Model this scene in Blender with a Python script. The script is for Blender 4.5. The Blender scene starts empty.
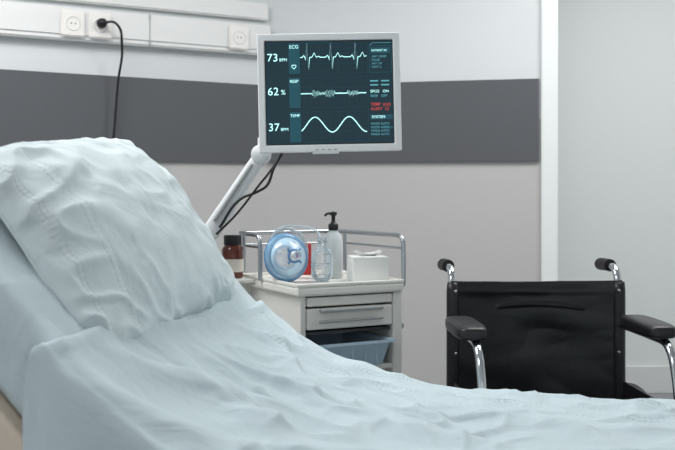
import bpy, bmesh, math, random
from mathutils import Vector, Matrix, noise
random.seed(4)
S = bpy.context.scene
COL = S.collection

# ---------------------------------------------------------------- materials
def srgb(r, g, b):
    f = lambda c: (c/255/12.92) if c/255 <= 0.04045 else ((c/255+0.055)/1.055)**2.4
    return (f(r), f(g), f(b), 1)
def setin(n, k, v):
    if k in n.inputs: n.inputs[k].default_value = v
def mat(name, col, rough=0.5, metal=0.0, bump=0.0, bscale=60, var=0.0, emit=None, estr=1.0, alpha=1.0, trans=0.0, spec=0.5, coat=0.0, ior=1.45, thin=None):
    m = bpy.data.materials.new(name); m.use_nodes = True
    nt = m.node_tree; b = nt.nodes['Principled BSDF']
    b.inputs['Base Color'].default_value = col
    setin(b, 'Roughness', rough); setin(b, 'Metallic', metal); setin(b, 'Alpha', alpha)
    setin(b, 'Transmission Weight', trans); setin(b, 'Specular IOR Level', spec); setin(b, 'Coat Weight', coat); setin(b, 'IOR', ior)
    if emit: setin(b, 'Emission Color', emit); setin(b, 'Emission Strength', estr)
    tc = nt.nodes.new('ShaderNodeTexCoord')
    nz = nt.nodes.new('ShaderNodeTexNoise'); nz.inputs['Scale'].default_value = bscale; nz.inputs['Detail'].default_value = 4
    nt.links.new(tc.outputs['Object'], nz.inputs['Vector'])
    if thin:   # thin-walled plastic: Fresnel makes the rims denser than the middle
        fr = nt.nodes.new('ShaderNodeFresnel'); fr.inputs['IOR'].default_value = 1.6
        mr = nt.nodes.new('ShaderNodeMapRange'); mr.inputs['From Min'].default_value = 0.04; mr.inputs['From Max'].default_value = 0.45
        mr.inputs['To Min'].default_value = thin[0]; mr.inputs['To Max'].default_value = thin[1]
        nt.links.new(fr.outputs[0], mr.inputs['Value']); nt.links.new(mr.outputs[0], b.inputs['Alpha'])
    if bump > 0:
        bp = nt.nodes.new('ShaderNodeBump'); bp.inputs['Strength'].default_value = bump; bp.inputs['Distance'].default_value = 0.002
        nt.links.new(nz.outputs['Fac'], bp.inputs['Height']); nt.links.new(bp.outputs['Normal'], b.inputs['Normal'])
    if var > 0:
        mx = nt.nodes.new('ShaderNodeMixRGB'); mx.blend_type = 'MULTIPLY'; mx.inputs['Color1'].default_value = col
        rp = nt.nodes.new('ShaderNodeValToRGB'); rp.color_ramp.elements[0].color = (1-var, 1-var, 1-var, 1)
        n2 = nt.nodes.new('ShaderNodeTexNoise'); n2.inputs['Scale'].default_value = 3
        nt.links.new(tc.outputs['Object'], n2.inputs['Vector'])
        nt.links.new(n2.outputs['Fac'], rp.inputs['Fac']); nt.links.new(rp.outputs['Color'], mx.inputs['Color2'])
        mx.inputs['Fac'].default_value = 1; nt.links.new(mx.outputs['Color'], b.inputs['Base Color'])
    return m

def wall_mat():
    m = mat('wall_paint', srgb(200, 204, 208), 0.75, bump=0.15, bscale=120)
    nt = m.node_tree; b = nt.nodes['Principled BSDF']
    g = nt.nodes.new('ShaderNodeNewGeometry'); sp = nt.nodes.new('ShaderNodeSeparateXYZ')
    gt = nt.nodes.new('ShaderNodeMath'); gt.operation = 'GREATER_THAN'; gt.inputs[1].default_value = 1.45
    mx = nt.nodes.new('ShaderNodeMixRGB'); mx.inputs['Color1'].default_value = srgb(184, 183, 182); mx.inputs['Color2'].default_value = srgb(208, 212, 213)
    nt.links.new(g.outputs['Position'], sp.inputs[0]); nt.links.new(sp.outputs['Z'], gt.inputs[0])
    nt.links.new(gt.outputs[0], mx.inputs['Fac']); nt.links.new(mx.outputs[0], b.inputs['Base Color'])
    return m

M = {}
M['wall'] = wall_mat()
M['white_wall'] = mat('white_wall_paint', srgb(226, 230, 229), 0.7, bump=0.1, bscale=100)
M['strip'] = mat('grey_bumper_board', srgb(84, 86, 90), 0.55, bump=0.1, bscale=80)
M['trunk'] = mat('white_pvc', srgb(222, 223, 222), 0.4)
M['socket'] = mat('socket_plastic', srgb(232, 230, 226), 0.35)
M['dark'] = mat('dark_plastic', srgb(22, 22, 24), 0.45)
M['black'] = mat('black_rubber', srgb(16, 16, 18), 0.5)
M['floor'] = mat('vinyl_floor', srgb(150, 152, 156), 0.4, bump=0.05, var=0.15)
M['ceil'] = mat('ceiling_paint', srgb(235, 235, 235), 0.8)
M['bezel'] = mat('monitor_bezel', srgb(232, 235, 236), 0.4)
M['screen'] = mat('screen_glass', srgb(4, 22, 28), 0.25, emit=srgb(8, 42, 53), estr=0.85)
M['scr_panel'] = mat('screen_panel', srgb(8, 40, 50), 0.3, emit=srgb(22, 78, 90), estr=0.8)
M['scr_grid'] = mat('screen_grid', srgb(8, 40, 50), 0.3, emit=srgb(18, 62, 73), estr=0.8)
M['scr_trace'] = mat('screen_trace', srgb(150, 230, 230), 0.3, emit=srgb(190, 242, 240), estr=1.2)
M['scr_dim'] = mat('screen_dim_text', srgb(60, 120, 130), 0.3, emit=srgb(95, 165, 178), estr=0.8)
M['scr_red'] = mat('screen_red', srgb(120, 40, 40), 0.3, emit=srgb(205, 75, 65), estr=0.85)
M['arm'] = mat('arm_white_metal', srgb(224, 228, 230), 0.35, metal=0.05)
M['chrome'] = mat('chrome', srgb(205, 208, 212), 0.14, metal=1.0)
M['steel'] = mat('brushed_steel', srgb(175, 180, 184), 0.28, metal=1.0)
M['vinyl'] = mat('black_vinyl', srgb(26, 26, 28), 0.3, bump=0.3, bscale=220)
M['pad'] = mat('armrest_foam', srgb(27, 27, 30), 0.38, bump=0.3, bscale=150)
M['cart'] = mat('cart_cream', srgb(228, 227, 221), 0.4)
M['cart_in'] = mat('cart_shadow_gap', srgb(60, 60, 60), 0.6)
M['handle'] = mat('drawer_handle_grey', srgb(165, 168, 168), 0.35)
M['bin'] = mat('blue_bin_plastic', srgb(200, 224, 240), 0.25, alpha=0.8)
M['mask_blue'] = mat('mask_blue_silicone', srgb(150, 205, 244), 0.2, coat=0.5, thin=(0.5, 0.95))
M['mask_mid'] = mat('mask_blue_deep', srgb(90, 155, 215), 0.25, thin=(0.5, 1.0))
M['mask_shell'] = mat('mask_clear_shell', srgb(195, 225, 245), 0.1, coat=1.0, thin=(0.22, 0.95))
M['clear'] = mat('clear_plastic', srgb(228, 240, 246), 0.1, coat=0.8, thin=(0.16, 0.95))
M['clear2'] = mat('clear_silicone', srgb(222, 236, 244), 0.15, coat=0.6, thin=(0.28, 0.95))
M['milk'] = mat('milky_plastic', srgb(225, 232, 234), 0.3, thin=(0.7, 1.0))
M['paper'] = mat('white_card', srgb(230, 232, 230), 0.6)
M['red'] = mat('red_label', srgb(190, 50, 50), 0.5)
M['amber'] = mat('amber_glass', srgb(95, 38, 20), 0.15, coat=0.6)
M['label'] = mat('paper_label', srgb(215, 210, 200), 0.6)
M['frame'] = mat('bed_frame_cream', srgb(206, 194, 178), 0.45)
M['metal_grey'] = mat('bed_metal', srgb(150, 154, 158), 0.35, metal=0.7)
M['lamp'] = mat('ceiling_lamp_diffuser', srgb(255, 255, 255), 0.5, emit=(1, 1, 1, 1), estr=3)

def fabric(name, col, bands, hi=0.7):
    """cotton with weave bump; bands = list of (axis, centre, halfwidth) in UV carrying embroidered dots"""
    m = mat(name, col, 0.85, spec=0.15)
    nt = m.node_tree; b = nt.nodes['Principled BSDF']; N = nt.nodes; L = nt.links
    setin(b, 'Sheen Weight', 0.1)
    uv = N.new('ShaderNodeUVMap'); sp = N.new('ShaderNodeSeparateXYZ'); L.new(uv.outputs[0], sp.inputs[0])
    vor = N.new('ShaderNodeTexVoronoi'); vor.inputs['Scale'].default_value = 90; vor.inputs['Randomness'].default_value = 0.15
    L.new(uv.outputs[0], vor.inputs['Vector'])
    tot = None
    for ax, c, hw in bands:
        s = N.new('ShaderNodeMath'); s.operation = 'COMPARE'; s.inputs[1].default_value = c; s.inputs[2].default_value = hw
        L.new(sp.outputs['XY'.index(ax)], s.inputs[0])
        if tot is None: tot = s
        else:
            a = N.new('ShaderNodeMath'); a.operation = 'MAXIMUM'; L.new(tot.outputs[0], a.inputs[0]); L.new(s.outputs[0], a.inputs[1]); tot = a
    dot = N.new('ShaderNodeMath'); dot.operation = 'MULTIPLY'
    L.new(vor.outputs['Distance'], dot.inputs[0]); L.new(tot.outputs[0], dot.inputs[1])
    tc = N.new('ShaderNodeTexCoord')
    nz = N.new('ShaderNodeTexNoise'); nz.inputs['Scale'].default_value = 8; nz.inputs['Detail'].default_value = 4; nz.inputs['Distortion'].default_value = 1.2
    L.new(tc.outputs['Object'], nz.inputs['Vector'])
    nf = N.new('ShaderNodeTexNoise'); nf.inputs['Scale'].default_value = 30; nf.inputs['Detail'].default_value = 6; L.new(tc.outputs['Object'], nf.inputs['Vector'])
    b0 = N.new('ShaderNodeBump'); b0.inputs['Strength'].default_value = 0.5; b0.inputs['Distance'].default_value = 0.016; L.new(nz.outputs['Fac'], b0.inputs['Height'])
    b1 = N.new('ShaderNodeBump'); b1.inputs['Strength'].default_value = 0.45; b1.inputs['Distance'].default_value = 0.003
    L.new(nf.outputs['Fac'], b1.inputs['Height']); L.new(b0.outputs['Normal'], b1.inputs['Normal'])
    b2 = N.new('ShaderNodeBump'); b2.inputs['Strength'].default_value = hi; b2.inputs['Distance'].default_value = 0.003
    L.new(dot.outputs[0], b2.inputs['Height']); L.new(b1.outputs['Normal'], b2.inputs['Normal']); L.new(b2.outputs['Normal'], b.inputs['Normal'])
    return m
M['sheet'] = fabric('sheet_cotton', srgb(186, 201, 206), [('Y', 0.10, 0.010), ('Y', 0.16, 0.010), ('Y', 0.22, 0.010)], 1.0)
M['fitted'] = fabric('fitted_sheet_cotton', srgb(187, 202, 207), [('Y', 5, 0.01)])
M['pillow'] = fabric('pillowcase_cotton', srgb(203, 215, 218), [('X', 0.120, 0.004), ('X', 0.135, 0.002), ('X', 0.045, 0.010)], 0.7)

# ---------------------------------------------------------------- helpers
def empty(name, loc=(0, 0, 0), rot=(0, 0, 0)):
    e = bpy.data.objects.new(name, None); e.location = loc; e.rotation_euler = rot; COL.objects.link(e); e.empty_display_size = 0.1
    return e
def add(name, bm, m, parent=None, smooth=False, loc=(0, 0, 0), rot=(0, 0, 0)):
    me = bpy.data.meshes.new(name); bm.normal_update(); bm.to_mesh(me); bm.free()
    o = bpy.data.objects.new(name, me); COL.objects.link(o)
    if m: me.materials.append(M[m] if isinstance(m, str) else m)
    if smooth:
        for p in me.polygons: p.use_smooth = True
    o.location = loc; o.rotation_euler = rot
    if parent: o.parent = parent
    return o
def box(name, lo, hi, m, parent=None, bev=0.0, rot=(0, 0, 0), seg=2):
    lo = Vector(lo); hi = Vector(hi); c = (lo+hi)/2; d = hi-lo
    bm = bmesh.new(); bmesh.ops.create_cube(bm, size=1)
    for v in bm.verts: v.co = Vector((v.co.x*d.x, v.co.y*d.y, v.co.z*d.z))
    if bev > 0: bmesh.ops.bevel(bm, geom=bm.edges[:], offset=bev, segments=seg, affect='EDGES', profile=0.5)
    return add(name, bm, m, parent, loc=c, rot=rot, smooth=False)
def tube(name, pts, r, m, parent=None, smooth=True, cyclic=False, res=6):
    cu = bpy.data.curves.new(name, 'CURVE'); cu.dimensions = '3D'; cu.bevel_depth = r; cu.bevel_resolution = 4; cu.use_fill_caps = True
    if smooth:
        sp = cu.splines.new('BEZIER'); sp.bezier_points.add(len(pts)-1)
        for i, p in enumerate(pts):
            bp = sp.bezier_points[i]; bp.co = p; bp.handle_left_type = bp.handle_right_type = 'AUTO'
    else:
        sp = cu.splines.new('POLY'); sp.points.add(len(pts)-1)
        for i, p in enumerate(pts): sp.points[i].co = (*p, 1)
    sp.use_cyclic_u = cyclic; cu.resolution_u = res
    o = bpy.data.objects.new(name, cu); COL.objects.link(o); cu.materials.append(M[m])
    if parent: o.parent = parent
    return o
def rtube(name, pts, r, m, parent=None, rad=0.04, n=6, cyclic=False):
    """polyline tube with rounded corners"""
    P = [Vector(p) for p in pts]; out = []
    for i, p in enumerate(P):
        if 0 < i < len(P)-1:
            a = P[i-1]-p; b = P[i+1]-p; k = min(rad, a.length*0.49, b.length*0.49)
            A = p+a.normalized()*k; B = p+b.normalized()*k
            for j in range(n+1):
                t = j/n; out.append((1-t)**2*A+2*t*(1-t)*p+t*t*B)
        else: out.append(p)
    return tube(name, out, r, m, parent, smooth=False, cyclic=cyclic)
def lathe(name, prof, m, parent=None, loc=(0, 0, 0), rot=(0, 0, 0), n=40, sub=0):
    bm = bmesh.new(); rings = []
    for r, z in prof:
        rings.append([bm.verts.new((max(r, 1e-5)*math.cos(2*math.pi*i/n), max(r, 1e-5)*math.sin(2*math.pi*i/n), z)) for i in range(n)])
    for a, b in zip(rings, rings[1:]):
        for i in range(n): bm.faces.new((a[i], a[(i+1) % n], b[(i+1) % n], b[i]))
    return add(name, bm, m, parent, smooth=True, loc=loc, rot=rot)
def torus(name, R, r, m, parent=None, loc=(0, 0, 0), rot=(0, 0, 0), n=64, k=14):
    bm = bmesh.new(); rings = []
    for i in range(n):
        a = 2*math.pi*i/n
        rings.append([bm.verts.new(((R+r*math.cos(2*math.pi*j/k))*math.cos(a), (R+r*math.cos(2*math.pi*j/k))*math.sin(a), r*math.sin(2*math.pi*j/k))) for j in range(k)])
    for i in range(n):
        for j in range(k):
            bm.faces.new((rings[i][j], rings[(i+1) % n][j], rings[(i+1) % n][(j+1) % k], rings[i][(j+1) % k]))
    return add(name, bm, m, parent, smooth=True, loc=loc, rot=rot)
def gridmesh(name, fn, nu, nv, m, parent=None, uvf=None):
    me = bpy.data.meshes.new(name); vs = []; fs = []
    for i in range(nu+1):
        for j in range(nv+1): vs.append(fn(i/nu, j/nv))
    for i in range(nu):
        for j in range(nv):
            a = i*(nv+1)+j; fs.append((a, a+nv+1, a+nv+2, a+1))
    me.from_pydata(vs, [], fs); uvl = me.uv_layers.new(name='UVMap')
    for p in me.polygons:
        p.use_smooth = True
        for li in p.loop_indices:
            k = me.loops[li].vertex_index; s, t = (k//(nv+1))/nu, (k % (nv+1))/nv
            uvl.data[li].uv = uvf(s, t) if uvf else (s, t)
    me.materials.append(M[m]); o = bpy.data.objects.new(name, me); COL.objects.link(o)
    if parent: o.parent = parent
    return o

# ---------------------------------------------------------------- room
C = Vector((-0.331, 4.60)); DL = Vector((-0.88, -0.476)).normalized(); DR = Vector((0.976, -0.216)).normalized()
NL = Vector((DL.y, -DL.x)); NR = Vector((-DR.y, DR.x))     # outward normals (away from room)
if NL.y < 0: NL = -NL
if NR.y < 0: NR = -NR
def slab(name, base, d, n, s0, s1, z0, z1, t0, t1, m, parent=None, bev=0):
    """box along direction d from s0..s1, thickness from t0..t1 along outward normal n"""
    c = base+d*((s0+s1)/2)+n*((t0+t1)/2); ang = math.atan2(d.y, d.x)
    bm = bmesh.new(); bmesh.ops.create_cube(bm, size=1)
    for v in bm.verts: v.co = Vector((v.co.x*(s1-s0), v.co.y*(t1-t0), v.co.z*(z1-z0)))
    if bev: bmesh.ops.bevel(bm, geom=bm.edges[:], offset=bev, segments=2, affect='EDGES')
    return add(name, bm, m, parent, loc=(c.x, c.y, (z0+z1)/2), rot=(0, 0, ang))
HC = 2.75
slab('wall_left', C, DL, NL, 0, 3.2, 0, HC, 0, 0.12, 'wall')
slab('wall_back', C, DR, NR, 0, 1.30, 0, HC, 0, 0.12, 'wall')
slab('trim_1', C, DL, NL, 0.03, 3.1, 1.257, 1.635, -0.018, 0.0, 'strip')
slab('trim_2', C, DR, NR, 0.0, 1.29, 1.257, 1.635, -0.018, 0.0, 'strip')
slab('baseboard_left', C, DL, NL, 0.02, 3.1, 0, 0.1, -0.015, 0, 'trunk')
slab('baseboard_back', C, DR, NR, 0.02, 1.28, 0, 0.1, -0.015, 0, 'trunk')
# door opening frame at the end of the back wall, and the recess beyond it
slab('trim_3', C, DR, NR, 1.30, 1.375, 0, HC, -0.03, 0.16, 'white_wall', bev=0.006)
box('wall_recess', (0.6, 5.22, 0), (3.6, 5.34, HC), 'white_wall')
box('baseboard_recess', (0.6, 5.20, 0), (3.2, 5.22, 0.15), 'trunk', bev=0.004)
box('wall_recess_side', (0.55, 4.55, 0), (0.67, 5.22, HC), 'white_wall')
box('wall_right', (3.2, -2.2, 0), (3.32, 5.22, HC), 'white_wall')
lx = C+DL*3.2
box('wall_side', (lx.x-0.12, -2.2, 0), (lx.x, lx.y+0.06, HC), 'white_wall')
box('floor', (-3.6, -2.2, -0.1), (3.6, 5.4, 0), 'floor')
box('ceiling', (-3.6, -2.2, HC), (3.6, 5.4, HC+0.1), 'ceil')

# cable trunking on the left wall
tr = empty('wall_trunking')
slab('trunk_body', C, DL, NL, 0.02, 3.1, 1.777, 1.92, -0.05, 0.0, 'trunk', tr, bev=0.006)
slab('trunk_cover', C, DL, NL, 0.02, 3.1, 1.80, 1.897, -0.056, -0.05, 'trunk', tr, bev=0.002)
slab('trunk_joint', C, DL, NL, 0.62, 0.625, 1.777, 1.92, -0.058, -0.05, 'handle', tr)
slab('upper_channel', C, DL, NL, 0.02, 3.1, 1.95, 2.03, -0.03, 0.0, 'trunk', tr, bev=0.006)
def socket(s, m='socket', w=0.052):
    o = slab('power_socket', C, DL, NL, s-w, s+w, 1.79, 1.905, -0.068, -0.0565, m, bev=0.006)
    ang = math.atan2(DL.y, DL.x)
    sgn = 1 if (Matrix.Rotation(ang, 2) @ Vector((0, 1))).dot(-NL) > 0 else -1
    t = torus('socket_ring', 0.03, 0.003, 'trunk', o, n=40, k=8)
    t.location = (0, sgn*0.006, 0); t.rotation_euler = (math.pi/2, 0, 0)
    for dx in (-0.009, 0.009):
        lathe('socket_hole', [(0, -0.001), (0.003, -0.001), (0.003, 0.001), (0, 0.001)], 'dark', o, loc=(dx, sgn*0.006, 0), rot=(math.pi/2, 0, 0), n=12)
    return o
socket(0.967); socket(0.848); socket(0.19)
cb = empty('power_cable')
q3 = lambda s, t, z: tuple((C+DL*s-NL*t))+(z,)
pl = lathe('plug', [(0, 0), (0.02, 0), (0.022, 0.01), (0.02, 0.03), (0.009, 0.045), (0, 0.046)], 'dark', cb, loc=q3(0.848, 0.0725, 1.855))
pl.rotation_mode = 'QUATERNION'; pl.rotation_quaternion = Vector((-NL.x, -NL.y, 0)).to_track_quat('Z', 'Y')
tube('cord', [q3(0.848, 0.11, 1.855), q3(0.80, 0.14, 1.85), q3(0.765, 0.11, 1.76), q3(0.772, 0.07, 1.6), q3(0.785, 0.06, 1.4), q3(0.80, 0.05, 1.2), q3(0.80, 0.05, 0.6), q3(0.80, 0.04, 0.03)], 0.0055, 'dark', cb)

# ---------------------------------------------------------------- bed
AX = Vector((0.961, -0.276)); AV = Vector((-0.276, -0.961)); P0 = Vector((0.22, 2.24)); BW = 0.90
KU = [-1.0, -0.85, -0.74, -0.638, -0.527, -0.4186, -0.33, -0.248, -0.15, -0.0475, 0.06, 0.2, 0.5, 2.0]
KZ = [1.375, 1.24, 1.145, 1.05, 0.935, 0.826, 0.762, 0.718, 0.679, 0.655, 0.645, 0.642, 0.636, 0.636]
def zprof(u):
    if u <= KU[0]: return KZ[0]
    if u >= KU[-1]: return KZ[-1]
    for i in range(len(KU)-1):
        if KU[i] <= u <= KU[i+1]: break
    def sl(k):
        k0, k1 = max(k-1, 0), min(k+1, len(KU)-1); return (KZ[k1]-KZ[k0])/(KU[k1]-KU[k0])
    h = KU[i+1]-KU[i]; t = (u-KU[i])/h
    return ((2*t**3-3*t*t+1)*KZ[i]+(t**3-2*t*t+t)*h*sl(i)+(-2*t**3+3*t*t)*KZ[i+1]+(t**3-t*t)*h*sl(i+1))
def unorm(u):
    dz = (zprof(u+0.02)-zprof(u-0.02))/0.04; l = math.hypot(1, dz); return (-dz/l, 1/l)  # (along u, z)
def bedpt(u, v, z):
    p = P0+AX*u+AV*v; return (p.x, p.y, z)
bed = empty('hospital_bed')
UH, UF, TH = -0.82, 1.25, 0.13
def loop_off(t, th, r=0.035, w0=0.0, w1=BW):
    """rounded rectangle cross-section: returns (v, depth below top surface)"""
    pts = []
    for (cx, cz, a0) in ((w1-r, r, 0), (w1-r, th-r, 1), (w0+r, th-r, 2), (w0+r, r, 3)):
        for k in range(7):
            a = math.pi/2-(a0*math.pi/2+k/6*math.pi/2); pts.append((cx+r*math.cos(a), cz-r*math.sin(a)))
    n = len(pts); f = t*n; i = int(f) % n; g = f-int(f); a, b = pts[i], pts[(i+1) % n]
    return a[0]*(1-g)+b[0]*g, a[1]*(1-g)+b[1]*g
def mattress(s, t):
    u = UH+(UF-UH)*s; e = min(s, 1-s)*(UF-UH); k = 1
    if e < 0.03: k = math.sqrt(max(0.02, 1-(1-e/0.03)**2))*0.12+0.88
    if s in (0, 1): k = 0.0
    v, d = loop_off(t, TH)
    v = BW/2+(v-BW/2)*k; d = TH/2+(d-TH/2)*k
    nu, nz = unorm(u)
    wr = 0.005*noise.noise(Vector((u*6, v*6, d*9)))+0.004*noise.noise(Vector((u*16, v*7, 3)))
    return bedpt(u-nu*d+nu*wr, v, zprof(u)-nz*d+nz*wr)
gridmesh('mattress', mattress, 130, 112, 'fitted', bed)
def frame(s, t):
    u = UH+0.01+(UF-UH-0.0)*s; v, d = loop_off(t, 0.07, 0.01, -0.015, BW+0.015)
    if s in (0, 1): v = BW/2; d = 0.035
    d += TH+0.004; nu, nz = unorm(u)
    return bedpt(u-nu*d, v, zprof(u)-nz*d)
gridmesh('mattress_frame', frame, 90, 56, 'frame', bed)

FOLDS = [  # (u0,v0,u1,v1,amp,width)
    (-0.44, 0.84, -0.14, 0.52, 0.019, 0.017), (-0.45, 0.60, -0.06, 0.74, 0.016, 0.017), (-0.42, 0.92, 0.05, 0.78, 0.018, 0.019),
    (-0.38, 0.16, -0.10, 0.44, 0.012, 0.014), (-0.32, 0.02, 0.00, 0.32, 0.013, 0.017), (-0.18, 0.02, 0.14, 0.24, 0.012, 0.017),
    (-0.08, 0.40, 0.40, 0.64, 0.016, 0.023), (0.00, 0.28, 0.55, 0.36, 0.013, 0.019), (0.10, 0.06, 0.75, 0.13, 0.008, 0.015),
    (-0.20, 0.66, 0.30, 0.80, 0.016, 0.023), (-0.36, 0.44, 0.0, 0.40, 0.013, 0.013), (0.15, 0.18, 0.45, 0.52, 0.010, 0.017),
    (-0.41, 0.35, -0.24, 0.08, 0.011, 0.011), (0.35, 0.30, 0.85, 0.22, 0.011, 0.021), (-0.38, 0.56, -0.16, 0.47, 0.011, 0.010),
    (-0.30, 0.70, -0.02, 0.60, 0.012, 0.012), (-0.10, 0.30, 0.20, 0.44, 0.011, 0.013), (-0.43, 0.72, -0.22, 0.66, 0.012, 0.011),
    (-0.05, 0.52, 0.28, 0.50, 0.010, 0.013), (-0.28, 0.24, -0.06, 0.22, 0.010, 0.011)]
def fold_h(u, v):
    h = 0
    for a, b, c, d, amp, w in FOLDS:
        dx, dy = c-a, d-b; L = dx*dx+dy*dy; t = ((u-a)*dx+(v-b)*dy)/L
        if t <= 0 or t >= 1: continue
        l = math.sqrt(L); sd = ((u-a)*dy-(v-b)*dx)/l+0.03*math.sin(3*t+a*20)
        if abs(sd) > 5*w: continue
        k = math.exp(-(sd/w)**2) if sd > 0 else math.exp(-(sd/(2.2*w))**2)     # one soft side, one crisp side
        h += amp*k*math.sin(math.pi*t)**0.8
    return h
def crumple(u, v, amp=1.0):
    q = Vector((u, v, 0.3)); wq = q+0.14*Vector((noise.noise(q*3), noise.noise(q*3+Vector((9, 3, 1))), 0))
    a = noise.noise(Vector((wq.x*3.5+wq.y*2, wq.y*6-wq.x*2, 1.2)))
    b = max(0, 1-2.6*abs(noise.noise(Vector((wq.x*5-wq.y*4, wq.y*7+wq.x*3, 4.2)))))**1.5
    b2 = max(0, 1-2.6*abs(noise.noise(Vector((wq.x*9+wq.y*5, wq.y*13-wq.x*4, 7.2)))))**1.5
    m = max(0, noise.noise(Vector((u*2.5, v*2.5, 9)))+0.4)
    m2 = max(0, noise.noise(Vector((u*3.5, v*3.5, 19)))+0.3)
    c = noise.noise(Vector((wq.x*16, wq.y*16, 2.2)))
    return amp*(0.009*a+0.010*b*m*2+0.008*b2*m2*1.7+0.0014*c)
SU0, SU1 = -0.445, 1.32; DFAR, DNEAR, R = 0.22, 0.46, 0.05
WT = DFAR+BW+DNEAR
def sheet(s, t):
    w = -DFAR+WT*t; u = SU0+(SU1-SU0)*s
    u += (0.02*math.sin(w*5+0.6)+0.006*math.sin(w*17))*(1-s)**6
    v = min(max(w, 0), BW); drop = 0; out = 0; side = 0
    if w < 0.0: side = -1; drop = -w
    elif w > BW: side = 1; drop = w-BW
    nearh = math.exp(-max(0, (s*(SU1-SU0)))/0.25)
    if side > 0: u -= 0.16*drop*nearh
    off = 0.008
    if side:
        k = min(drop/R, 1.0); wave = math.sin(u*26+3*noise.noise(Vector((u*3, side, 0))))*0.5+0.7*noise.noise(Vector((u*9, drop*2, side)))
        out = 0.018*math.sin(k*math.pi/2)+min(drop, 0.4)*0.10*(0.7+wave)*(1 if side > 0 else 0.5)
        zz = drop-R*0.4*k if drop > R else drop*0.6*k
    z0 = zprof(u) if u < UF else zprof(UF)-max(0, u-UF)*1.5
    nu, nz = unorm(min(u, UF))
    fade = max(0.35, 1-drop*4)
    mm = min(v, BW-v) if not side else 0
    ff = fade*(0.35+0.65*min(1, mm/0.08)) if v < 0.3 else fade
    edge = s*(SU1-SU0)
    h = off+(fold_h(u, v)+crumple(u, w))*ff*min(1, 0.35+edge*6)
    h += 0.004*math.exp(-((edge-0.012)/0.012)**2)        # rolled hem at the head end
    h = max(h, 0.004)
    if s == 0: h = 0.001
    m = min(v, BW-v)
    if m < 0.06: h -= 0.012*(1-m/0.06)**2
    if side == 0: return bedpt(u+nu*h, v, z0+nz*h)
    return bedpt(u+nu*h*0.5, v+side*out, z0+nz*h-zz)
gridmesh('top_sheet', sheet, 350, 290, 'sheet', bed, uvf=lambda s, t: (SU0+(SU1-SU0)*s, -DFAR+WT*t))

# pillow
def make_pillow():
    u0, v0 = -0.582, 0.435
    c = Vector(bedpt(u0, v0, zprof(u0)+0.036))
    ax = Vector((AV.x, AV.y, 0)).normalized()           # long axis, towards the near side
    tilt = math.radians(56)                              # leans a little steeper than the backrest
    hd = Vector((-AX.x, -AX.y, 0))
    up = (hd*math.cos(tilt)+Vector((0, 0, 1))*math.sin(tilt)).normalized()
    n = ax.cross(up).normalized()
    if n.z < 0: n = -n
    rz = math.radians(4.5)
    ax2 = (ax*math.cos(rz)-up*math.sin(rz)); up2 = (up*math.cos(rz)+ax*math.sin(rz)); ax, up = ax2, up2
    W, H, T = 0.73, 0.51, 0.16
    def pt(a, b, side):
        ea = 1-0.05*(1-b*b)*abs(a)**3; eb = 1-0.06*(1-a*a)*abs(b)**3
        x = a*W/2*ea; y = b*H/2*eb
        f = max(0, (1-abs(a)**2.6)*(1-abs(b)**2.5))**0.62
        h = T*f*(0.62 if side > 0 else 0.38)
        if side > 0:
            e = 1-f; g = min(1, f*5)
            q = Vector((a*2+0.4*noise.noise(Vector((a*2, b*2, 8))), b*2+0.4*noise.noise(Vector((a*2, b*2, 3))), 0))
            r1 = noise.noise(Vector((q.x*0.9+q.y*0.6, q.y*1.3-q.x*0.4, 5)))
            r2 = max(0, 1-2.4*abs(noise.noise(Vector((q.x*1.9-q.y*0.9, q.y*1.6+q.x*0.6, 1)))))**1.5
            r3 = math.sin(11*b+3*a+3*noise.noise(Vector((a*2, b*2, 0))))*max(0, abs(a)-0.72)*4   # gathers at the side seams
            r4 = math.sin(12*a+2*b+3*noise.noise(Vector((a*2, b*2, 4))))*max(0, abs(b)-0.70)*4
            h += (0.012*r1+0.011*r2*(0.3+1.3*e))*g+0.003*(r3+r4)*g
            h -= 0.0025*math.exp(-((a-0.63)/0.012)**2)*g
        wob = 0.005*noise.noise(Vector((a*5, b*5, 12)))
        sag = -0.05*max(0, a)**2*max(0, b)**2
        back = -0.03*(max(0, b)**2)*(1-0.3*a)            # upper rim relaxes back to the mattress
        return c+ax*x+up*(y+sag+wob)+n*(h+back+wob-0.01)
    na, nb = 150, 110
    vs = []; fs = []; uvs = []
    for side in (1, -1):
        for i in range(na+1):
            for j in range(nb+1):
                a = math.sin((i/na*2-1)*math.pi/2); b = math.sin((j/nb*2-1)*math.pi/2)
                vs.append(pt(a, b, side)); uvs.append(((1-a)/2*W, (b+1)/2*H))
    off = (na+1)*(nb+1)
    for sd in (0, 1):
        for i in range(na):
            for j in range(nb):
                k = sd*off+i*(nb+1)+j; f = (k, k+nb+1, k+nb+2, k+1); fs.append(f if sd == 0 else f[::-1])
    me = bpy.data.meshes.new('pillow'); me.from_pydata(vs, [], fs); ul = me.uv_layers.new(name='UVMap')
    for p in me.polygons:
        p.use_smooth = True
        for li in p.loop_indices: ul.data[li].uv = uvs[me.loops[li].vertex_index]
    bm = bmesh.new(); bm.from_mesh(me); bmesh.ops.remove_doubles(bm, verts=bm.verts, dist=0.0002)
    bmesh.ops.recalc_face_normals(bm, faces=bm.faces); bm.to_mesh(me); bm.free()
    me.materials.append(M['pillow'])
    o = bpy.data.objects.new('pillow', me); COL.objects.link(o)
    rim = []
    for k in range(40): rim.append(pt(-1+2*k/40, -1, 1))
    for k in range(30): rim.append(pt(1, -1+2*k/30, 1))
    for k in range(40): rim.append(pt(1-2*k/40, 1, 1))
    for k in range(30): rim.append(pt(-1, 1-2*k/30, 1))
    tube('pillow_seam', rim, 0.0035, 'pillow', o, smooth=False, cyclic=True)
make_pillow()

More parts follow.
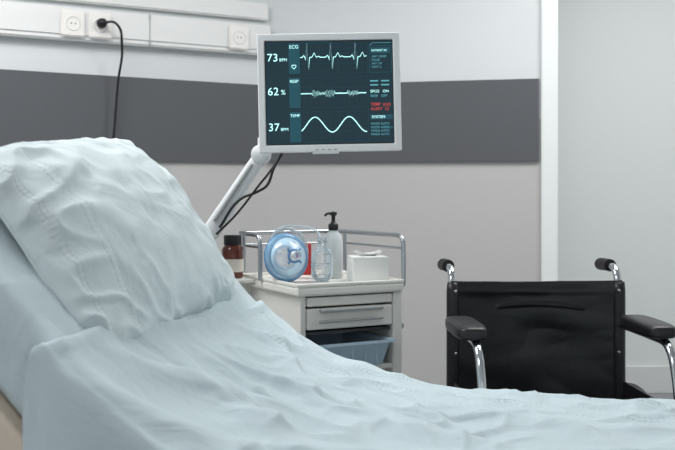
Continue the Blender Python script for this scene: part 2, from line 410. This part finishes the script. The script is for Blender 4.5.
# bed undercarriage
def bbox(name, u0, u1, v0, v1, z0, z1, m, bev=0.006):
    cu, cv = (u0+u1)/2, (v0+v1)/2; c = bedpt(cu, cv, (z0+z1)/2)
    bm = bmesh.new(); bmesh.ops.create_cube(bm, size=1)
    for v in bm.verts: v.co = Vector((v.co.x*(u1-u0), v.co.y*(v1-v0), v.co.z*(z1-z0)))
    if bev: bmesh.ops.bevel(bm, geom=bm.edges[:], offset=bev, segments=2, affect='EDGES')
    return add(name, bm, m, bed, loc=c, rot=(0, 0, math.atan2(AX.y, AX.x)))
bbox('rail_near', -0.80, 1.2, BW-0.10, BW-0.05, 0.36, 0.42, 'metal_grey')
bbox('rail_far', -0.80, 1.2, 0.05, 0.10, 0.36, 0.42, 'metal_grey')
for u in (-0.78, 1.15):
    bbox('crossbar', u, u+0.05, 0.05, BW-0.05, 0.36, 0.42, 'metal_grey')
    for v in (0.09, BW-0.09):
        bbox('leg', u, u+0.045, v-0.022, v+0.022, 0.10, 0.37, 'metal_grey')
        p = bedpt(u+0.022, v, 0.06)
        lathe('caster', [(0, -0.015), (0.055, -0.015), (0.06, 0), (0.055, 0.015), (0, 0.015)], 'black', bed, loc=p, rot=(math.pi/2, 0, 0.3), n=24)
for u in (0.1, 0.9):
    for v in (0.1, BW-0.1): bbox('support_post', u, u+0.04, v-0.02, v+0.02, 0.41, 0.45, 'metal_grey')
a, b = Vector(bedpt(-0.5, 0.3, 0.41)), Vector(bedpt(-0.62, 0.3, 0.85))
tube('backrest_strut', [a, b], 0.016, 'metal_grey', bed, smooth=False)
tube('backrest_strut', [a+Vector((AV.x, AV.y, 0))*0.35, b+Vector((AV.x, AV.y, 0))*0.35], 0.016, 'metal_grey', bed, smooth=False)

# ---------------------------------------------------------------- wheelchair
wc = empty('wheelchair', (0.583, 2.75, 0), (0, 0, math.radians(3)))
hw = 0.247
def pad_fn(s, t):   # superellipsoid
    th = (s-0.5)*math.pi; ph = t*2*math.pi; sg = lambda v, e: math.copysign(abs(v)**e, v)
    return (0.041*sg(math.cos(th), 0.35)*sg(math.cos(ph), 0.55), 0.125*sg(math.sin(th), 0.55)*1.0, 0.021*sg(math.cos(th), 0.35)*sg(math.sin(ph), 0.55))
for sx in (-1, 1):
    x = sx*hw
    rtube('back_post', [(x, 0.0, 0.20), (x, 0.0, 0.80), (x, 0.02, 0.885), (x, 0.14, 0.885)], 0.0115, 'chrome', wc, rad=0.05)
    tube('push_grip', [(x, 0.075, 0.887), (x, 0.12, 0.887), (x, 0.165, 0.885)], 0.019, 'black', wc, smooth=False)
    rtube('arm_tube', [(x, -0.01, 0.722), (x, -0.375, 0.722), (x, -0.425, 0.60), (x, -0.425, 0.30)], 0.0115, 'chrome', wc, rad=0.06)
    rtube('lower_tube', [(x, 0.0, 0.40), (x, -0.425, 0.42)], 0.011, 'chrome', wc)
    rtube('bottom_tube', [(x, 0.0, 0.22), (x, -0.42, 0.20)], 0.011, 'chrome', wc)
    rtube('hanger', [(x*0.93, -0.43, 0.46), (x*0.93, -0.47, 0.40), (x*0.85, -0.50, 0.12)], 0.010, 'chrome', wc)
    box('footplate', (x*0.55-0.06, -0.53, 0.10), (x*0.55+0.06, -0.42, 0.115), 'dark', wc, bev=0.006)
    p = gridmesh('armrest_pad', pad_fn, 32, 40, 'pad', wc); p.location = (x-0.008, -0.235, 0.746)
    box('side_panel', (x-0.004, -0.30, 0.43), (x+0.004, -0.04, 0.56), 'vinyl', wc, bev=0.003)
    wx = sx*(hw+0.055)
    for nm, R_, r_, mm, ox in (('tyre', 0.252, 0.016, 'black', 0), ('rim', 0.235, 0.009, 'steel', 0), ('hand_rim', 0.225, 0.008, 'chrome', sx*0.03)):
        torus(nm, R_, r_, mm, wc, loc=(wx+ox, 0.02, 0.269), rot=(0, math.pi/2, 0))
    lathe('hub', [(0, -0.03), (0.022, -0.03), (0.026, 0), (0.022, 0.03), (0, 0.03)], 'steel', wc, loc=(wx, 0.02, 0.269), rot=(0, math.pi/2, 0), n=20)
    for k in range(12):
        a = k*math.pi/6; tube('spoke', [(wx, 0.02, 0.269), (wx, 0.02+0.23*math.cos(a), 0.269+0.23*math.sin(a))], 0.0018, 'steel', wc, smooth=False)
    tube('axle', [(x, 0.02, 0.269), (wx, 0.02, 0.269)], 0.01, 'steel', wc, smooth=False)
    torus('caster_wheel', 0.068, 0.016, 'black', wc, loc=(x, -0.40, 0.084), rot=(0, math.pi/2, 0), n=32)
    lathe('caster_hub', [(0, -0.01), (0.06, -0.008), (0.06, 0.008), (0, 0.01)], 'steel', wc, loc=(x, -0.40, 0.084), rot=(0, math.pi/2, 0), n=24)
    rtube('caster_fork', [(x+0.026, -0.40, 0.084), (x+0.026, -0.40, 0.17), (x, -0.40, 0.19), (x, -0.40, 0.22)], 0.007, 'steel', wc, rad=0.01)
def backrest(s, t):
    x = -hw-0.004+(2*hw+0.008)*s; z = 0.44+0.41*t
    c = 4*s*(1-s)
    y = -0.014+0.045*c+0.003*math.sin(z*30+x*9)*c+0.004*noise.noise(Vector((x*7, z*12, 1)))*c
    y += 0.0030*max(0, 1-2.2*abs(noise.noise(Vector((x*5+z*3, z*13, 7)))))*min(1, 6*c)
    z -= 0.006*c*(t**3)
    y -= 0.006*math.exp(-((t-0.93)/0.03)**2)*c
    y -= 0.007*math.exp(-((t-0.78-0.05*math.cos((s-0.5)*4))/0.010)**2)*(1 if 0.28 < s < 0.80 else 0)
    return (x, y, z)
o = gridmesh('backrest_sling', backrest, 90, 90, 'vinyl', wc)
sm = o.modifiers.new('s', 'SOLIDIFY'); sm.thickness = 0.008; sm.offset = -1
for sx in (-1, 1):   # sleeves round the posts
    lathe('backrest_sleeve', [(0, 0.44), (0.017, 0.44), (0.0185, 0.47), (0.0185, 0.82), (0.016, 0.845), (0, 0.845)], 'vinyl', wc, loc=(sx*hw, 0, 0), n=20)
    for z in (0.47, 0.64, 0.82): lathe('screw', [(0, 0), (0.005, 0), (0.004, 0.003), (0, 0.004)], 'steel', wc, loc=(sx*(hw-0.006), -0.017, z), rot=(math.pi/2, 0, 0), n=10)
def seat(s, t):
    x = -hw+2*hw*s; y = -0.02-0.40*t; return (x, y, 0.485-0.03*4*s*(1-s)*0.8+0.003*noise.noise(Vector((x*12, y*12, 0))))
o = gridmesh('seat_sling', seat, 40, 30, 'vinyl', wc); sm = o.modifiers.new('s', 'SOLIDIFY'); sm.thickness = 0.012
for y in (-0.10, -0.30):
    tube('cross_brace', [(-hw, y, 0.22), (hw, y+0.02, 0.47)], 0.010, 'steel', wc, smooth=False)
    tube('cross_brace', [(hw, y, 0.22), (-hw, y-0.02, 0.47)], 0.010, 'steel', wc, smooth=False)
for sx in (-1, 1): tube('seat_rail', [(sx*hw, 0, 0.485), (sx*hw, -0.42, 0.485)], 0.011, 'steel', wc, smooth=False)

# ---------------------------------------------------------------- trolley
ct = empty('medical_cart', (-0.105, 2.65, 0), (0, 0, math.radians(28)))
CWd, CD = 0.325, 0.40
box('top', (-0.015, -0.015, 0.812), (CWd+0.012, CD+0.015, 0.84), 'cart', ct, bev=0.008, seg=3)
for nm, lo, hi in (('lip_front', (-0.015, -0.015, 0.838), (CWd+0.012, -0.005, 0.849)), ('lip_back', (-0.015, CD+0.005, 0.838), (CWd+0.012, CD+0.015, 0.849)),
                   ('lip_left', (-0.015, -0.005, 0.838), (-0.005, CD+0.005, 0.849)), ('lip_right', (CWd+0.002, -0.005, 0.838), (CWd+0.012, CD+0.005, 0.849))):
    box(nm, lo, hi, 'cart', ct, bev=0.003)
box('side_left', (0, 0, 0.12), (0.018, CD, 0.812), 'cart', ct, bev=0.003)
box('side_right', (CWd-0.018, 0.02, 0.12), (CWd, CD, 0.812), 'cart', ct, bev=0.003)
box('post_front_right', (CWd-0.022, -0.008, 0.12), (CWd+0.010, 0.03, 0.812), 'cart', ct, bev=0.006)
box('back_panel', (0.018, CD-0.015, 0.12), (CWd-0.018, CD, 0.812), 'cart', ct)
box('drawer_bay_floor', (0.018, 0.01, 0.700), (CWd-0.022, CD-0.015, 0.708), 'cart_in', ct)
box('shelf', (0.018, 0.0, 0.585), (CWd-0.022, CD-0.015, 0.60), 'cart', ct, bev=0.002)
box('shelf_low', (0.018, 0.0, 0.36), (CWd-0.022, CD-0.015, 0.375), 'cart', ct, bev=0.002)
box('base', (0, 0, 0.10), (CWd, CD, 0.14), 'cart', ct, bev=0.005)
box('drawer_front_1', (0.02, -0.006, 0.782), (CWd-0.025, 0.012, 0.808), 'cart', ct, bev=0.003)
box('drawer_front_2', (0.02, -0.006, 0.716), (CWd-0.025, 0.012, 0.776), 'cart', ct, bev=0.003)
box('drawer_box_2', (0.025, 0.012, 0.720), (CWd-0.03, CD-0.03, 0.770), 'cart', ct)
box('drawer_box_1', (0.025, 0.012, 0.784), (CWd-0.03, CD-0.03, 0.806), 'cart', ct)
box('handle_1', (0.055, -0.020, 0.764), (CWd-0.06, -0.006, 0.776), 'handle', ct, bev=0.005)
box('handle_2', (0.055, -0.017, 0.735), (CWd-0.06, -0.006, 0.742), 'handle', ct, bev=0.003)
box('side_bracket', (CWd+0.010, 0.0, 0.70), (CWd+0.020, 0.05, 0.716), 'handle', ct, bev=0.002)
box('side_ledge', (-0.105, 0.29, 0.828), (-0.015, 0.42, 0.84), 'cart', ct, bev=0.003)
box('ledge_bracket', (-0.09, 0.35, 0.78), (0.0, 0.365, 0.83), 'cart', ct, bev=0.003)
zr = 0.978; xr = CWd+0.018
rtube('rail_upper', [(xr, 0.0, 0.855), (xr, 0.0, zr), (xr, CD+0.02, zr), (-0.02, CD+0.02, zr), (-0.02, 0.24, zr), (-0.02, 0.24, 0.84)], 0.007, 'steel', ct, rad=0.035)
rtube('rail_lower', [(xr, 0.0, 0.858), (xr, 0.0, 0.83), (CWd, 0.0, 0.826)], 0.007, 'steel', ct, rad=0.01)
rtube('rail_mid', [(xr, 0.01, 0.94), (xr, CD+0.02, 0.94), (-0.02, CD+0.02, 0.94), (-0.02, 0.24, 0.94)], 0.004, 'steel', ct, rad=0.03)
for x, y in ((xr, CD-0.03), (0.0, CD+0.02), (0.16, CD+0.02)):
    tube('rail_post', [(x, y, 0.82), (x, y, zr)], 0.006, 'steel', ct, smooth=False)
for x in (0.04, CWd-0.04):
    for y in (0.05, CD-0.05):
        lathe('caster', [(0, -0.012), (0.04, -0.012), (0.045, 0), (0.04, 0.012), (0, 0.012)], 'black', ct, loc=(x, y, 0.045), rot=(math.pi/2, 0, 0), n=24)
        tube('caster_stem', [(x, y, 0.045), (x, y, 0.10)], 0.008, 'steel', ct, smooth=False)
def mk(parent_rot, parent_loc, lx_, ly_, z): 
    m = Matrix.Rotation(parent_rot, 3, 'Z') @ Vector((lx_, ly_, 0)); return (parent_loc[0]+m.x, parent_loc[1]+m.y, z)
CR = math.radians(28); cl = lambda x, y, z: mk(CR, (-0.105, 2.65), x, y, z)
bn = empty('storage_bin', cl(0.16, 0.12, 0.60), (0, 0, CR))
bm = bmesh.new()
def ring(wx_, wy_, z): return [bm.verts.new((sx*wx_, sy*wy_, z)) for sx, sy in ((-1, -1), (1, -1), (1, 1), (-1, 1))]
rs = [ring(0.105, 0.125, 0.0), ring(0.122, 0.145, 0.075), ring(0.132, 0.155, 0.077), ring(0.132, 0.155, 0.068)]
inn = [ring(0.120, 0.143, 0.074), ring(0.102, 0.122, 0.004)]
bm.faces.new(rs[0][::-1])
for a, b in zip(rs, rs[1:]):
    for i in range(4): bm.faces.new((a[i], a[(i+1) % 4], b[(i+1) % 4], b[i]))
for i in range(4): bm.faces.new((inn[1][i], inn[1][(i+1) % 4], inn[0][(i+1) % 4], inn[0][i]))
for i in range(4): bm.faces.new((rs[1][i], rs[1][(i+1) % 4], inn[0][(i+1) % 4], inn[0][i]))
add('bin_tub', bm, 'bin', bn)
for k in range(5):
    x = -0.08+k*0.04; box('bin_rib', (x-0.002, -0.142, 0.01), (x+0.002, -0.134, 0.066), 'bin', bn)

# resuscitator: face mask standing on its rim (blue cushion behind, clear conical shell pointing into the room) + clear bag
rm = empty('resuscitator', cl(0.028, 0.155, 0.84+0.0735), (0, 0, math.radians(30)))
MR = (math.radians(-98), 0, 0)      # shell axis points towards the front of the trolley
torus('mask_cushion', 0.057, 0.0155, 'mask_blue', rm, rot=MR)
torus('cushion_edge', 0.072, 0.0016, 'mask_mid', rm, rot=MR, k=8)
lathe('mask_shell', [(0.060, -0.004), (0.058, -0.016), (0.048, -0.034), (0.032, -0.046), (0.019, -0.052)], 'mask_shell', rm, rot=MR)
lathe('mask_port', [(0.019, -0.052), (0.0135, -0.055), (0.0135, -0.078), (0.0105, -0.078), (0.0105, -0.056)], 'clear2', rm, rot=MR)
torus('port_ring', 0.018, 0.0035, 'mask_mid', rm, loc=(0, -0.052, 0.007), rot=MR, n=32, k=10)
for k in range(4):
    a = k*math.pi/2+math.pi/4
    o = tube('hook_prong', [(0.020*math.cos(a), 0.020*math.sin(a), -0.052), (0.030*math.cos(a), 0.030*math.sin(a), -0.055)], 0.0025, 'mask_mid', rm, smooth=False); o.rotation_euler = MR
lathe('mask_back', [(0.03, 0.006), (0.044, 0.009), (0.052, 0.012)], 'mask_blue', rm, rot=MR)
lathe('second_mask', [(0.064, 0.0), (0.066, 0.004), (0.062, -0.012), (0.05, -0.034), (0.03, -0.046), (0.014, -0.05), (0.013, -0.07)], 'clear', rm, loc=(0.055, 0.10, 0.018), rot=(math.radians(80), 0, 0.0))
torus('second_mask_rim', 0.065, 0.006, 'clear2', rm, loc=(0.055, 0.097, 0.018), rot=(math.radians(80), 0, 0.0))
lathe('squeeze_bag', [(0.0, 0), (0.016, 0.001), (0.028, 0.010), (0.033, 0.03), (0.033, 0.075), (0.027, 0.092), (0.016, 0.104), (0.012, 0.112), (0.013, 0.122), (0, 0.123)], 'clear', rm, loc=(0.100, -0.040, -0.0735), n=36)
for zz in (0.018, 0.052, 0.086): torus('bag_rib', 0.030 if zz != 0.052 else 0.0333, 0.0016, 'clear2', rm, loc=(0.100, -0.040, -0.0735+zz), n=36, k=8)
lathe('valve_cap', [(0, 0.120), (0.014, 0.120), (0.0145, 0.126), (0.0145, 0.134), (0, 0.136)], 'clear2', rm, loc=(0.100, -0.040, -0.0735), n=28)
tube('oxygen_tube', [(0.100, -0.040, 0.055), (0.09, -0.01, 0.082), (0.05, 0.03, 0.092), (0.0, 0.045, 0.085), (-0.03, 0.06, 0.03), (-0.02, 0.09, -0.04), (0.02, 0.10, -0.068)], 0.0032, 'clear2', rm)
# pump bottle
pb = empty('pump_bottle', cl(0.213, 0.205, 0.84))
lathe('body', [(0, 0), (0.026, 0), (0.029, 0.006), (0.029, 0.115), (0.024, 0.135), (0.013, 0.148), (0.012, 0.155), (0, 0.155)], 'milk', pb)
lathe('collar', [(0, 0.150), (0.015, 0.150), (0.016, 0.168), (0.009, 0.172), (0.006, 0.178), (0.006, 0.195), (0.011, 0.197), (0.012, 0.206), (0, 0.209)], 'dark', pb, n=28)
tube('nozzle', [(0, 0, 0.201), (-0.018, -0.012, 0.202), (-0.026, -0.018, 0.196)], 0.004, 'dark', pb)
lathe('dip_tube', [(0.002, 0.01), (0.002, 0.15)], 'paper', pb, n=8)
sb = empty('lotion_bottle', cl(0.255, 0.32, 0.84))
lathe('body', [(0, 0), (0.022, 0), (0.024, 0.005), (0.024, 0.09), (0.018, 0.104), (0.010, 0.11), (0.010, 0.128), (0, 0.13)], 'milk', sb)
rb = box('medicine_box', (-0.024, -0.012, -0.05), (0.024, 0.012, 0.05), 'red', None, bev=0.002); rb.location = cl(0.185, 0.360, 0.891); rb.rotation_euler = (0, 0, 0.2)
tb = empty('tissue_box', cl(0.268, 0.085, 0.84), (0, 0, math.radians(10)))
box('carton', (-0.055, -0.05, 0), (0.055, 0.05, 0.075), 'paper', tb, bev=0.002)
def tissue(s, t):
    a = s*2*math.pi; r = 0.012+0.018*t; return (r*1.5*math.cos(a)+0.006*math.sin(3*a+t*4), r*0.7*math.sin(a), 0.074+0.014*t+0.005*math.sin(2*a+1)*t)
gridmesh('tissue', tissue, 40, 10, 'paper', tb)
ab = empty('medicine_bottle', cl(-0.06, 0.365, 0.84))
lathe('glass', [(0, 0), (0.031, 0), (0.034, 0.005), (0.034, 0.09), (0.026, 0.102), (0.024, 0.106), (0, 0.106)], 'amber', ab)
lathe('label', [(0.0346, 0.02), (0.0346, 0.06)], 'label', ab)
lathe('cap', [(0, 0.104), (0.027, 0.104), (0.028, 0.108), (0.028, 0.132), (0.026, 0.134), (0, 0.134)], 'dark', ab)

# ---------------------------------------------------------------- monitor
PX = 0.00299
mo = empty('patient_monitor', (-0.024, 2.80, 1.405), (0, math.radians(-1.2), math.radians(2)))
def L2(x, y): return ((x-329.5)*PX, (93-y)*PX)       # drawing-sheet units on the display face
WM, HM = 0.424, 0.352
bm = bmesh.new()     # bezel ring
bw = 0.021
def rr(w, h, y): return [bm.verts.new((sx*w/2, y, sz*h/2)) for sx, sz in ((-1, -1), (1, -1), (1, 1), (-1, 1))]
o1 = rr(WM, HM, -0.018); o0 = rr(WM, HM, 0.02); i1 = rr(WM-2*bw, HM-2*bw, -0.018); i0 = rr(WM-2*bw, HM-2*bw, -0.012)
for i in range(4):
    j = (i+1) % 4
    bm.faces.new((o1[i], o1[j], i1[j], i1[i])); bm.faces.new((i1[i], i1[j], i0[j], i0[i])); bm.faces.new((o0[i], o0[j], o1[j], o1[i]))
bm.faces.new(o0[::-1]); bm.faces.new(i0)
bmesh.ops.recalc_face_normals(bm, faces=bm.faces)
bz = add('bezel', bm, 'bezel', mo); md = bz.modifiers.new('b', 'BEVEL'); md.width = 0.004; md.segments = 3; md.limit_method = 'ANGLE'
box('rear_shell', (-0.16, 0.018, -0.13), (0.16, 0.055, 0.13), 'bezel', mo, bev=0.02, seg=4)
box('vesa_plate', (-0.05, 0.052, -0.06), (0.05, 0.060, 0.04), 'arm', mo, bev=0.003)
box('button_bar', (-0.055, -0.016, -HM/2-0.006), (0.025, 0.004, -HM/2+0.002), 'bezel', mo, bev=0.003)
for k in range(4): box('button', (-0.045+k*0.018, -0.0195, -HM/2+0.005), (-0.036+k*0.018, -0.0178, -HM/2+0.008), 'handle', mo)
box('inner_frame', (-WM/2+bw-0.001, -0.0135, -HM/2+bw-0.001), (WM/2-bw+0.001, -0.0115, HM/2-bw+0.001), 'dark', mo)
box('screen', (-WM/2+bw+0.003, -0.0145, -HM/2+bw+0.003), (WM/2-bw-0.003, -0.013, HM/2-bw-0.003), 'screen', mo)
yS = -0.0152
def rect(x0, y0, x1, y1, m, y=yS, name='panel'):
    a = L2(x0, y1); b = L2(x1, y0)
    box(name, (a[0], y-0.0002, a[1]), (b[0], y+0.0002, b[1]), m, mo)
def frame2(x0, y0, x1, y1, m, t=0.5, y=yS):
    rect(x0, y0, x1, y0+t, m, y, 'line'); rect(x0, y1-t, x1, y1, m, y, 'line'); rect(x0, y0, x0+t, y1, m, y, 'line'); rect(x1-t, y0, x1, y1, m, y, 'line')
def text(s, x, y, size, m, bold=0, sp=1.0):
    cu = bpy.data.curves.new('text', 'FONT'); cu.body = s; cu.size = size*PX*1.4; cu.offset = bold; cu.space_character = sp
    o = bpy.data.objects.new('readout', cu); COL.objects.link(o); cu.materials.append(M[m]); o.parent = mo
    p = L2(x, y); o.location = (p[0], yS-0.001, p[1]); o.rotation_euler = (math.pi/2, 0, 0)
for k, yy in enumerate((44, 78, 112)):
    h = 32
    rect(289.5, yy, 300.5, yy+h-2, 'scr_panel')
    for g in range(1, 7): rect(302+g*9.2, yy, 302.25+g*9.2, yy+h-2, 'scr_grid', name='grid')
    for g in range(0, 4): rect(302, yy+g*10, 367, yy+g*10+0.3, 'scr_grid', name='grid')
text('ECG', 290.2, 49, 3.4, 'scr_trace'); text('RESP', 290.1, 83, 3.0, 'scr_trace'); text('TEMP', 289.9, 117, 2.9, 'scr_trace')
text('73', 268, 61.5, 7.8, 'scr_trace', sp=1.05); text('BPM', 280.2, 61.5, 3.0, 'scr_trace')
tube('heart', [(L2(294.6+2.2*math.sin(t)**3, 0)[0], yS-0.0006, L2(0, 67-(1.9*math.cos(t)-0.75*math.cos(2*t)-0.3*math.cos(3*t)))[1]) for t in [k*2*math.pi/28 for k in range(28)]], 0.0008, 'scr_trace', mo, smooth=False, cyclic=True)
text('62', 268, 95, 7.8, 'scr_trace', sp=1.05); text('%', 281.2, 94.5, 4.8, 'scr_trace')
text('37', 268, 130.5, 7.8, 'scr_trace', sp=1.05); text('BPM', 280.2, 130.5, 3.0, 'scr_trace')
def trace(pts, w=0.7, m='scr_trace'):
    tube('trace', [(L2(x, y)[0], yS-0.0006, L2(x, y)[1]) for x, y in pts], w*PX/2, m, mo, smooth=False)
ecg = [(301, 58)]
for c in (307, 330.5, 355):
    ecg += [(c-4, 58), (c-2.5, 56), (c-1.3, 58), (c-0.6, 61), (c+0.8, 44), (c+2.2, 70), (c+3.4, 58), (c+5.5, 58), (c+8, 53.5), (c+10, 58), (c+12, 57), (c+14, 58)]
ecg = [p for p in ecg if p[0] <= 367]; ecg.sort(key=lambda p: p[0]); trace(ecg, 0.85)
resp = [(301, 94)]
x = 302; k = 0
while x < 366:
    amp = 0.5
    if 312 < x < 318: amp = 3.6
    elif 318 <= x < 325: amp = 1.6
    elif 325 <= x < 335: amp = 4.0
    elif 347 < x < 358: amp = 3.2
    k += 1; resp.append((x, 94+(1 if k % 2 else -1)*random.uniform(0.4, 1)*amp)); x += 0.75
trace(resp, 0.95)
trace([(301+i*0.65, 126-7.5*math.sin((i*0.65-5)/34*2*math.pi)-1) for i in range(101)], 1.0)
frame2(369.5, 47, 392, 74, 'scr_panel', 0.6); rect(371, 49, 390.5, 55, 'scr_panel')
trace([(370, 47), (373, 44.5), (392, 44.5)], 0.4, 'scr_dim')
text('PATIENT 04', 371.8, 53, 2.1, 'scr_trace')
for s_, yy in (('ABP 120/80', 59), ('PULSE', 62.5), ('SAT OK', 66), ('UNIT 2', 69.5)): text(s_, 372, yy, 2.2, 'scr_dim')
for yy in (83, 87): rect(370, yy-1.4, 378, yy, 'scr_dim'); rect(381, yy-1.4, 389, yy, 'scr_dim')
text('SPO2   ON', 370, 94, 2.8, 'scr_trace'); text('RESP   OFF', 370, 98.5, 2.6, 'scr_dim')
text('TEMP  ((o))', 370, 107, 3.0, 'scr_red', 0.0001); text('ALERT  (!)', 370, 111.5, 3.0, 'scr_red', 0.0001)
rect(369.5, 116, 392, 120.5, 'scr_panel'); text('SYSTEM', 371, 119.5, 2.8, 'scr_trace')
for yy in (126, 129.5, 133, 136.5): text('MODE AUTO', 370, yy, 2.2, 'scr_dim')
rect(383, 127.5, 392, 130, 'scr_panel'); rect(302, 42.3, 330, 42.9, 'scr_panel'); rect(367.6, 43, 367.9, 144, 'scr_grid')

# articulated arm with floor column
ma = empty('monitor_arm')
def beam(name, a, b, w0, w1, th, m):
    """tapered rounded beam from a to b"""
    a = Vector(a); b = Vector(b); d = (b-a); L = d.length; bm = bmesh.new(); N_ = 14; rings = []
    for i in range(N_+1):
        t = i/N_; w = (w0*(1-t)+w1*t)/2; ring_ = []
        if t in (0, 1): w *= 0.6
        for k in range(16):
            an = 2*math.pi*k/16; cx = math.copysign(abs(math.cos(an))**0.6, math.cos(an)); cy = math.copysign(abs(math.sin(an))**0.6, math.sin(an))
            ring_.append(bm.verts.new((cx*w, cy*th/2, t*L)))
        rings.append(ring_)
    for p, q_ in zip(rings, rings[1:]):
        for k in range(16): bm.faces.new((p[k], p[(k+1) % 16], q_[(k+1) % 16], q_[k]))
    bm.faces.new(rings[0][::-1]); bm.faces.new(rings[-1])
    o = add(name, bm, m, ma, smooth=True, loc=a); z = d.normalized(); y = Vector((0, 1, 0)); x_ = y.cross(z).normalized(); y = z.cross(x_)
    o.rotation_mode = 'QUATERNION'; o.rotation_quaternion = Matrix((x_, y, z)).transposed().to_quaternion()
    return o
J0 = (-0.405, 2.90, 0.965); J1 = (-0.236, 2.90, 1.225)
beam('lower_beam', J0, J1, 0.058, 0.042, 0.045, 'arm')
beam('cable_cover', (-0.378, 2.872, 1.02), (-0.262, 2.872, 1.195), 0.012, 0.010, 0.012, 'handle')
lathe('elbow', [(0, -0.035), (0.026, -0.035), (0.029, -0.03), (0.029, 0.03), (0.026, 0.035), (0, 0.035)], 'arm', ma, loc=J1, rot=(math.pi/2, 0, 0), n=28)
lathe('elbow_post', [(0, 0), (0.020, 0), (0.022, 0.004), (0.022, 0.05), (0.018, 0.055), (0, 0.055)], 'arm', ma, loc=(-0.225, 2.90, 1.225), n=24)
beam('upper_beam', (-0.225, 2.90, 1.265), (-0.024, 2.895, 1.36), 0.04, 0.04, 0.035, 'arm')
box('mount_head', (-0.05, 2.864, 1.345), (0.0, 2.905, 1.385), 'arm', ma, bev=0.006)
tube('column', [(-0.43, 2.90, 0.05), (-0.43, 2.90, 0.97)], 0.02, 'arm', ma, smooth=False)
lathe('shoulder', [(0, -0.035), (0.035, -0.035), (0.038, 0), (0.035, 0.035), (0, 0.035)], 'arm', ma, loc=(-0.42, 2.90, 0.955), rot=(math.pi/2, 0, 0), n=28)
lathe('base', [(0, 0), (0.15, 0), (0.155, 0.012), (0.14, 0.03), (0.03, 0.05), (0, 0.05)], 'arm', ma, loc=(-0.43, 2.88, 0.0))
cab = empty('monitor_cable')
tube('cable', [(-0.12, 2.87, 1.30), (-0.165, 2.87, 1.235), (-0.195, 2.86, 1.18), (-0.215, 2.865, 1.13), (-0.245, 2.87, 1.11), (-0.30, 2.865, 1.085), (-0.36, 2.86, 1.0)], 0.0042, 'dark', cab)
tube('cable', [(-0.14, 2.87, 1.30), (-0.175, 2.865, 1.22), (-0.215, 2.862, 1.16), (-0.232, 2.866, 1.14), (-0.31, 2.864, 1.04), (-0.37, 2.86, 0.98)], 0.0035, 'dark', cab)

# ---------------------------------------------------------------- lights
def area(name, loc, rot, sx, sy, e, col=(1, 1, 1)):
    l = bpy.data.lights.new(name, 'AREA'); l.shape = 'RECTANGLE'; l.size = sx; l.size_y = sy; l.energy = e; l.color = col
    o = bpy.data.objects.new(name, l); o.location = loc; o.rotation_euler = rot; COL.objects.link(o)
for i, (x, y, e) in enumerate(((-1.3, 2.7, 32), (1.1, 3.1, 32), (-1.6, 0.9, 14))):
    box('ceiling_lamp', (x-0.6, y-0.3, HC-0.03), (x+0.6, y+0.3, HC-0.002), 'lamp')
    area('ceiling_light_%d' % i, (x, y, HC-0.05), (0, 0, 0), 1.2, 0.6, e, (1.0, 0.995, 0.99))
area('recess_fill', (2.0, 4.2, HC-0.05), (0, 0, 0), 1.4, 0.6, 10, (0.99, 1, 1))  # added fill with no fixture, brightens the white recess wall
w = bpy.data.worlds.new('World'); S.world = w; w.use_nodes = True
w.node_tree.nodes['Background'].inputs[0].default_value = (0.94, 0.97, 1.0, 1); w.node_tree.nodes['Background'].inputs[1].default_value = 0.72

# ---------------------------------------------------------------- camera
cam = bpy.data.cameras.new('Camera'); co = bpy.data.objects.new('Camera', cam); COL.objects.link(co)
co.location = (0, 0, 1.1); co.rotation_euler = (math.pi/2, 0, 0)
cam.lens = 50; cam.sensor_width = 36; cam.shift_y = -30/675; cam.clip_start = 0.05
cam.dof.use_dof = True; cam.dof.focus_distance = 2.6; cam.dof.aperture_fstop = 5.6
S.camera = co
S.view_settings.view_transform = 'Standard'
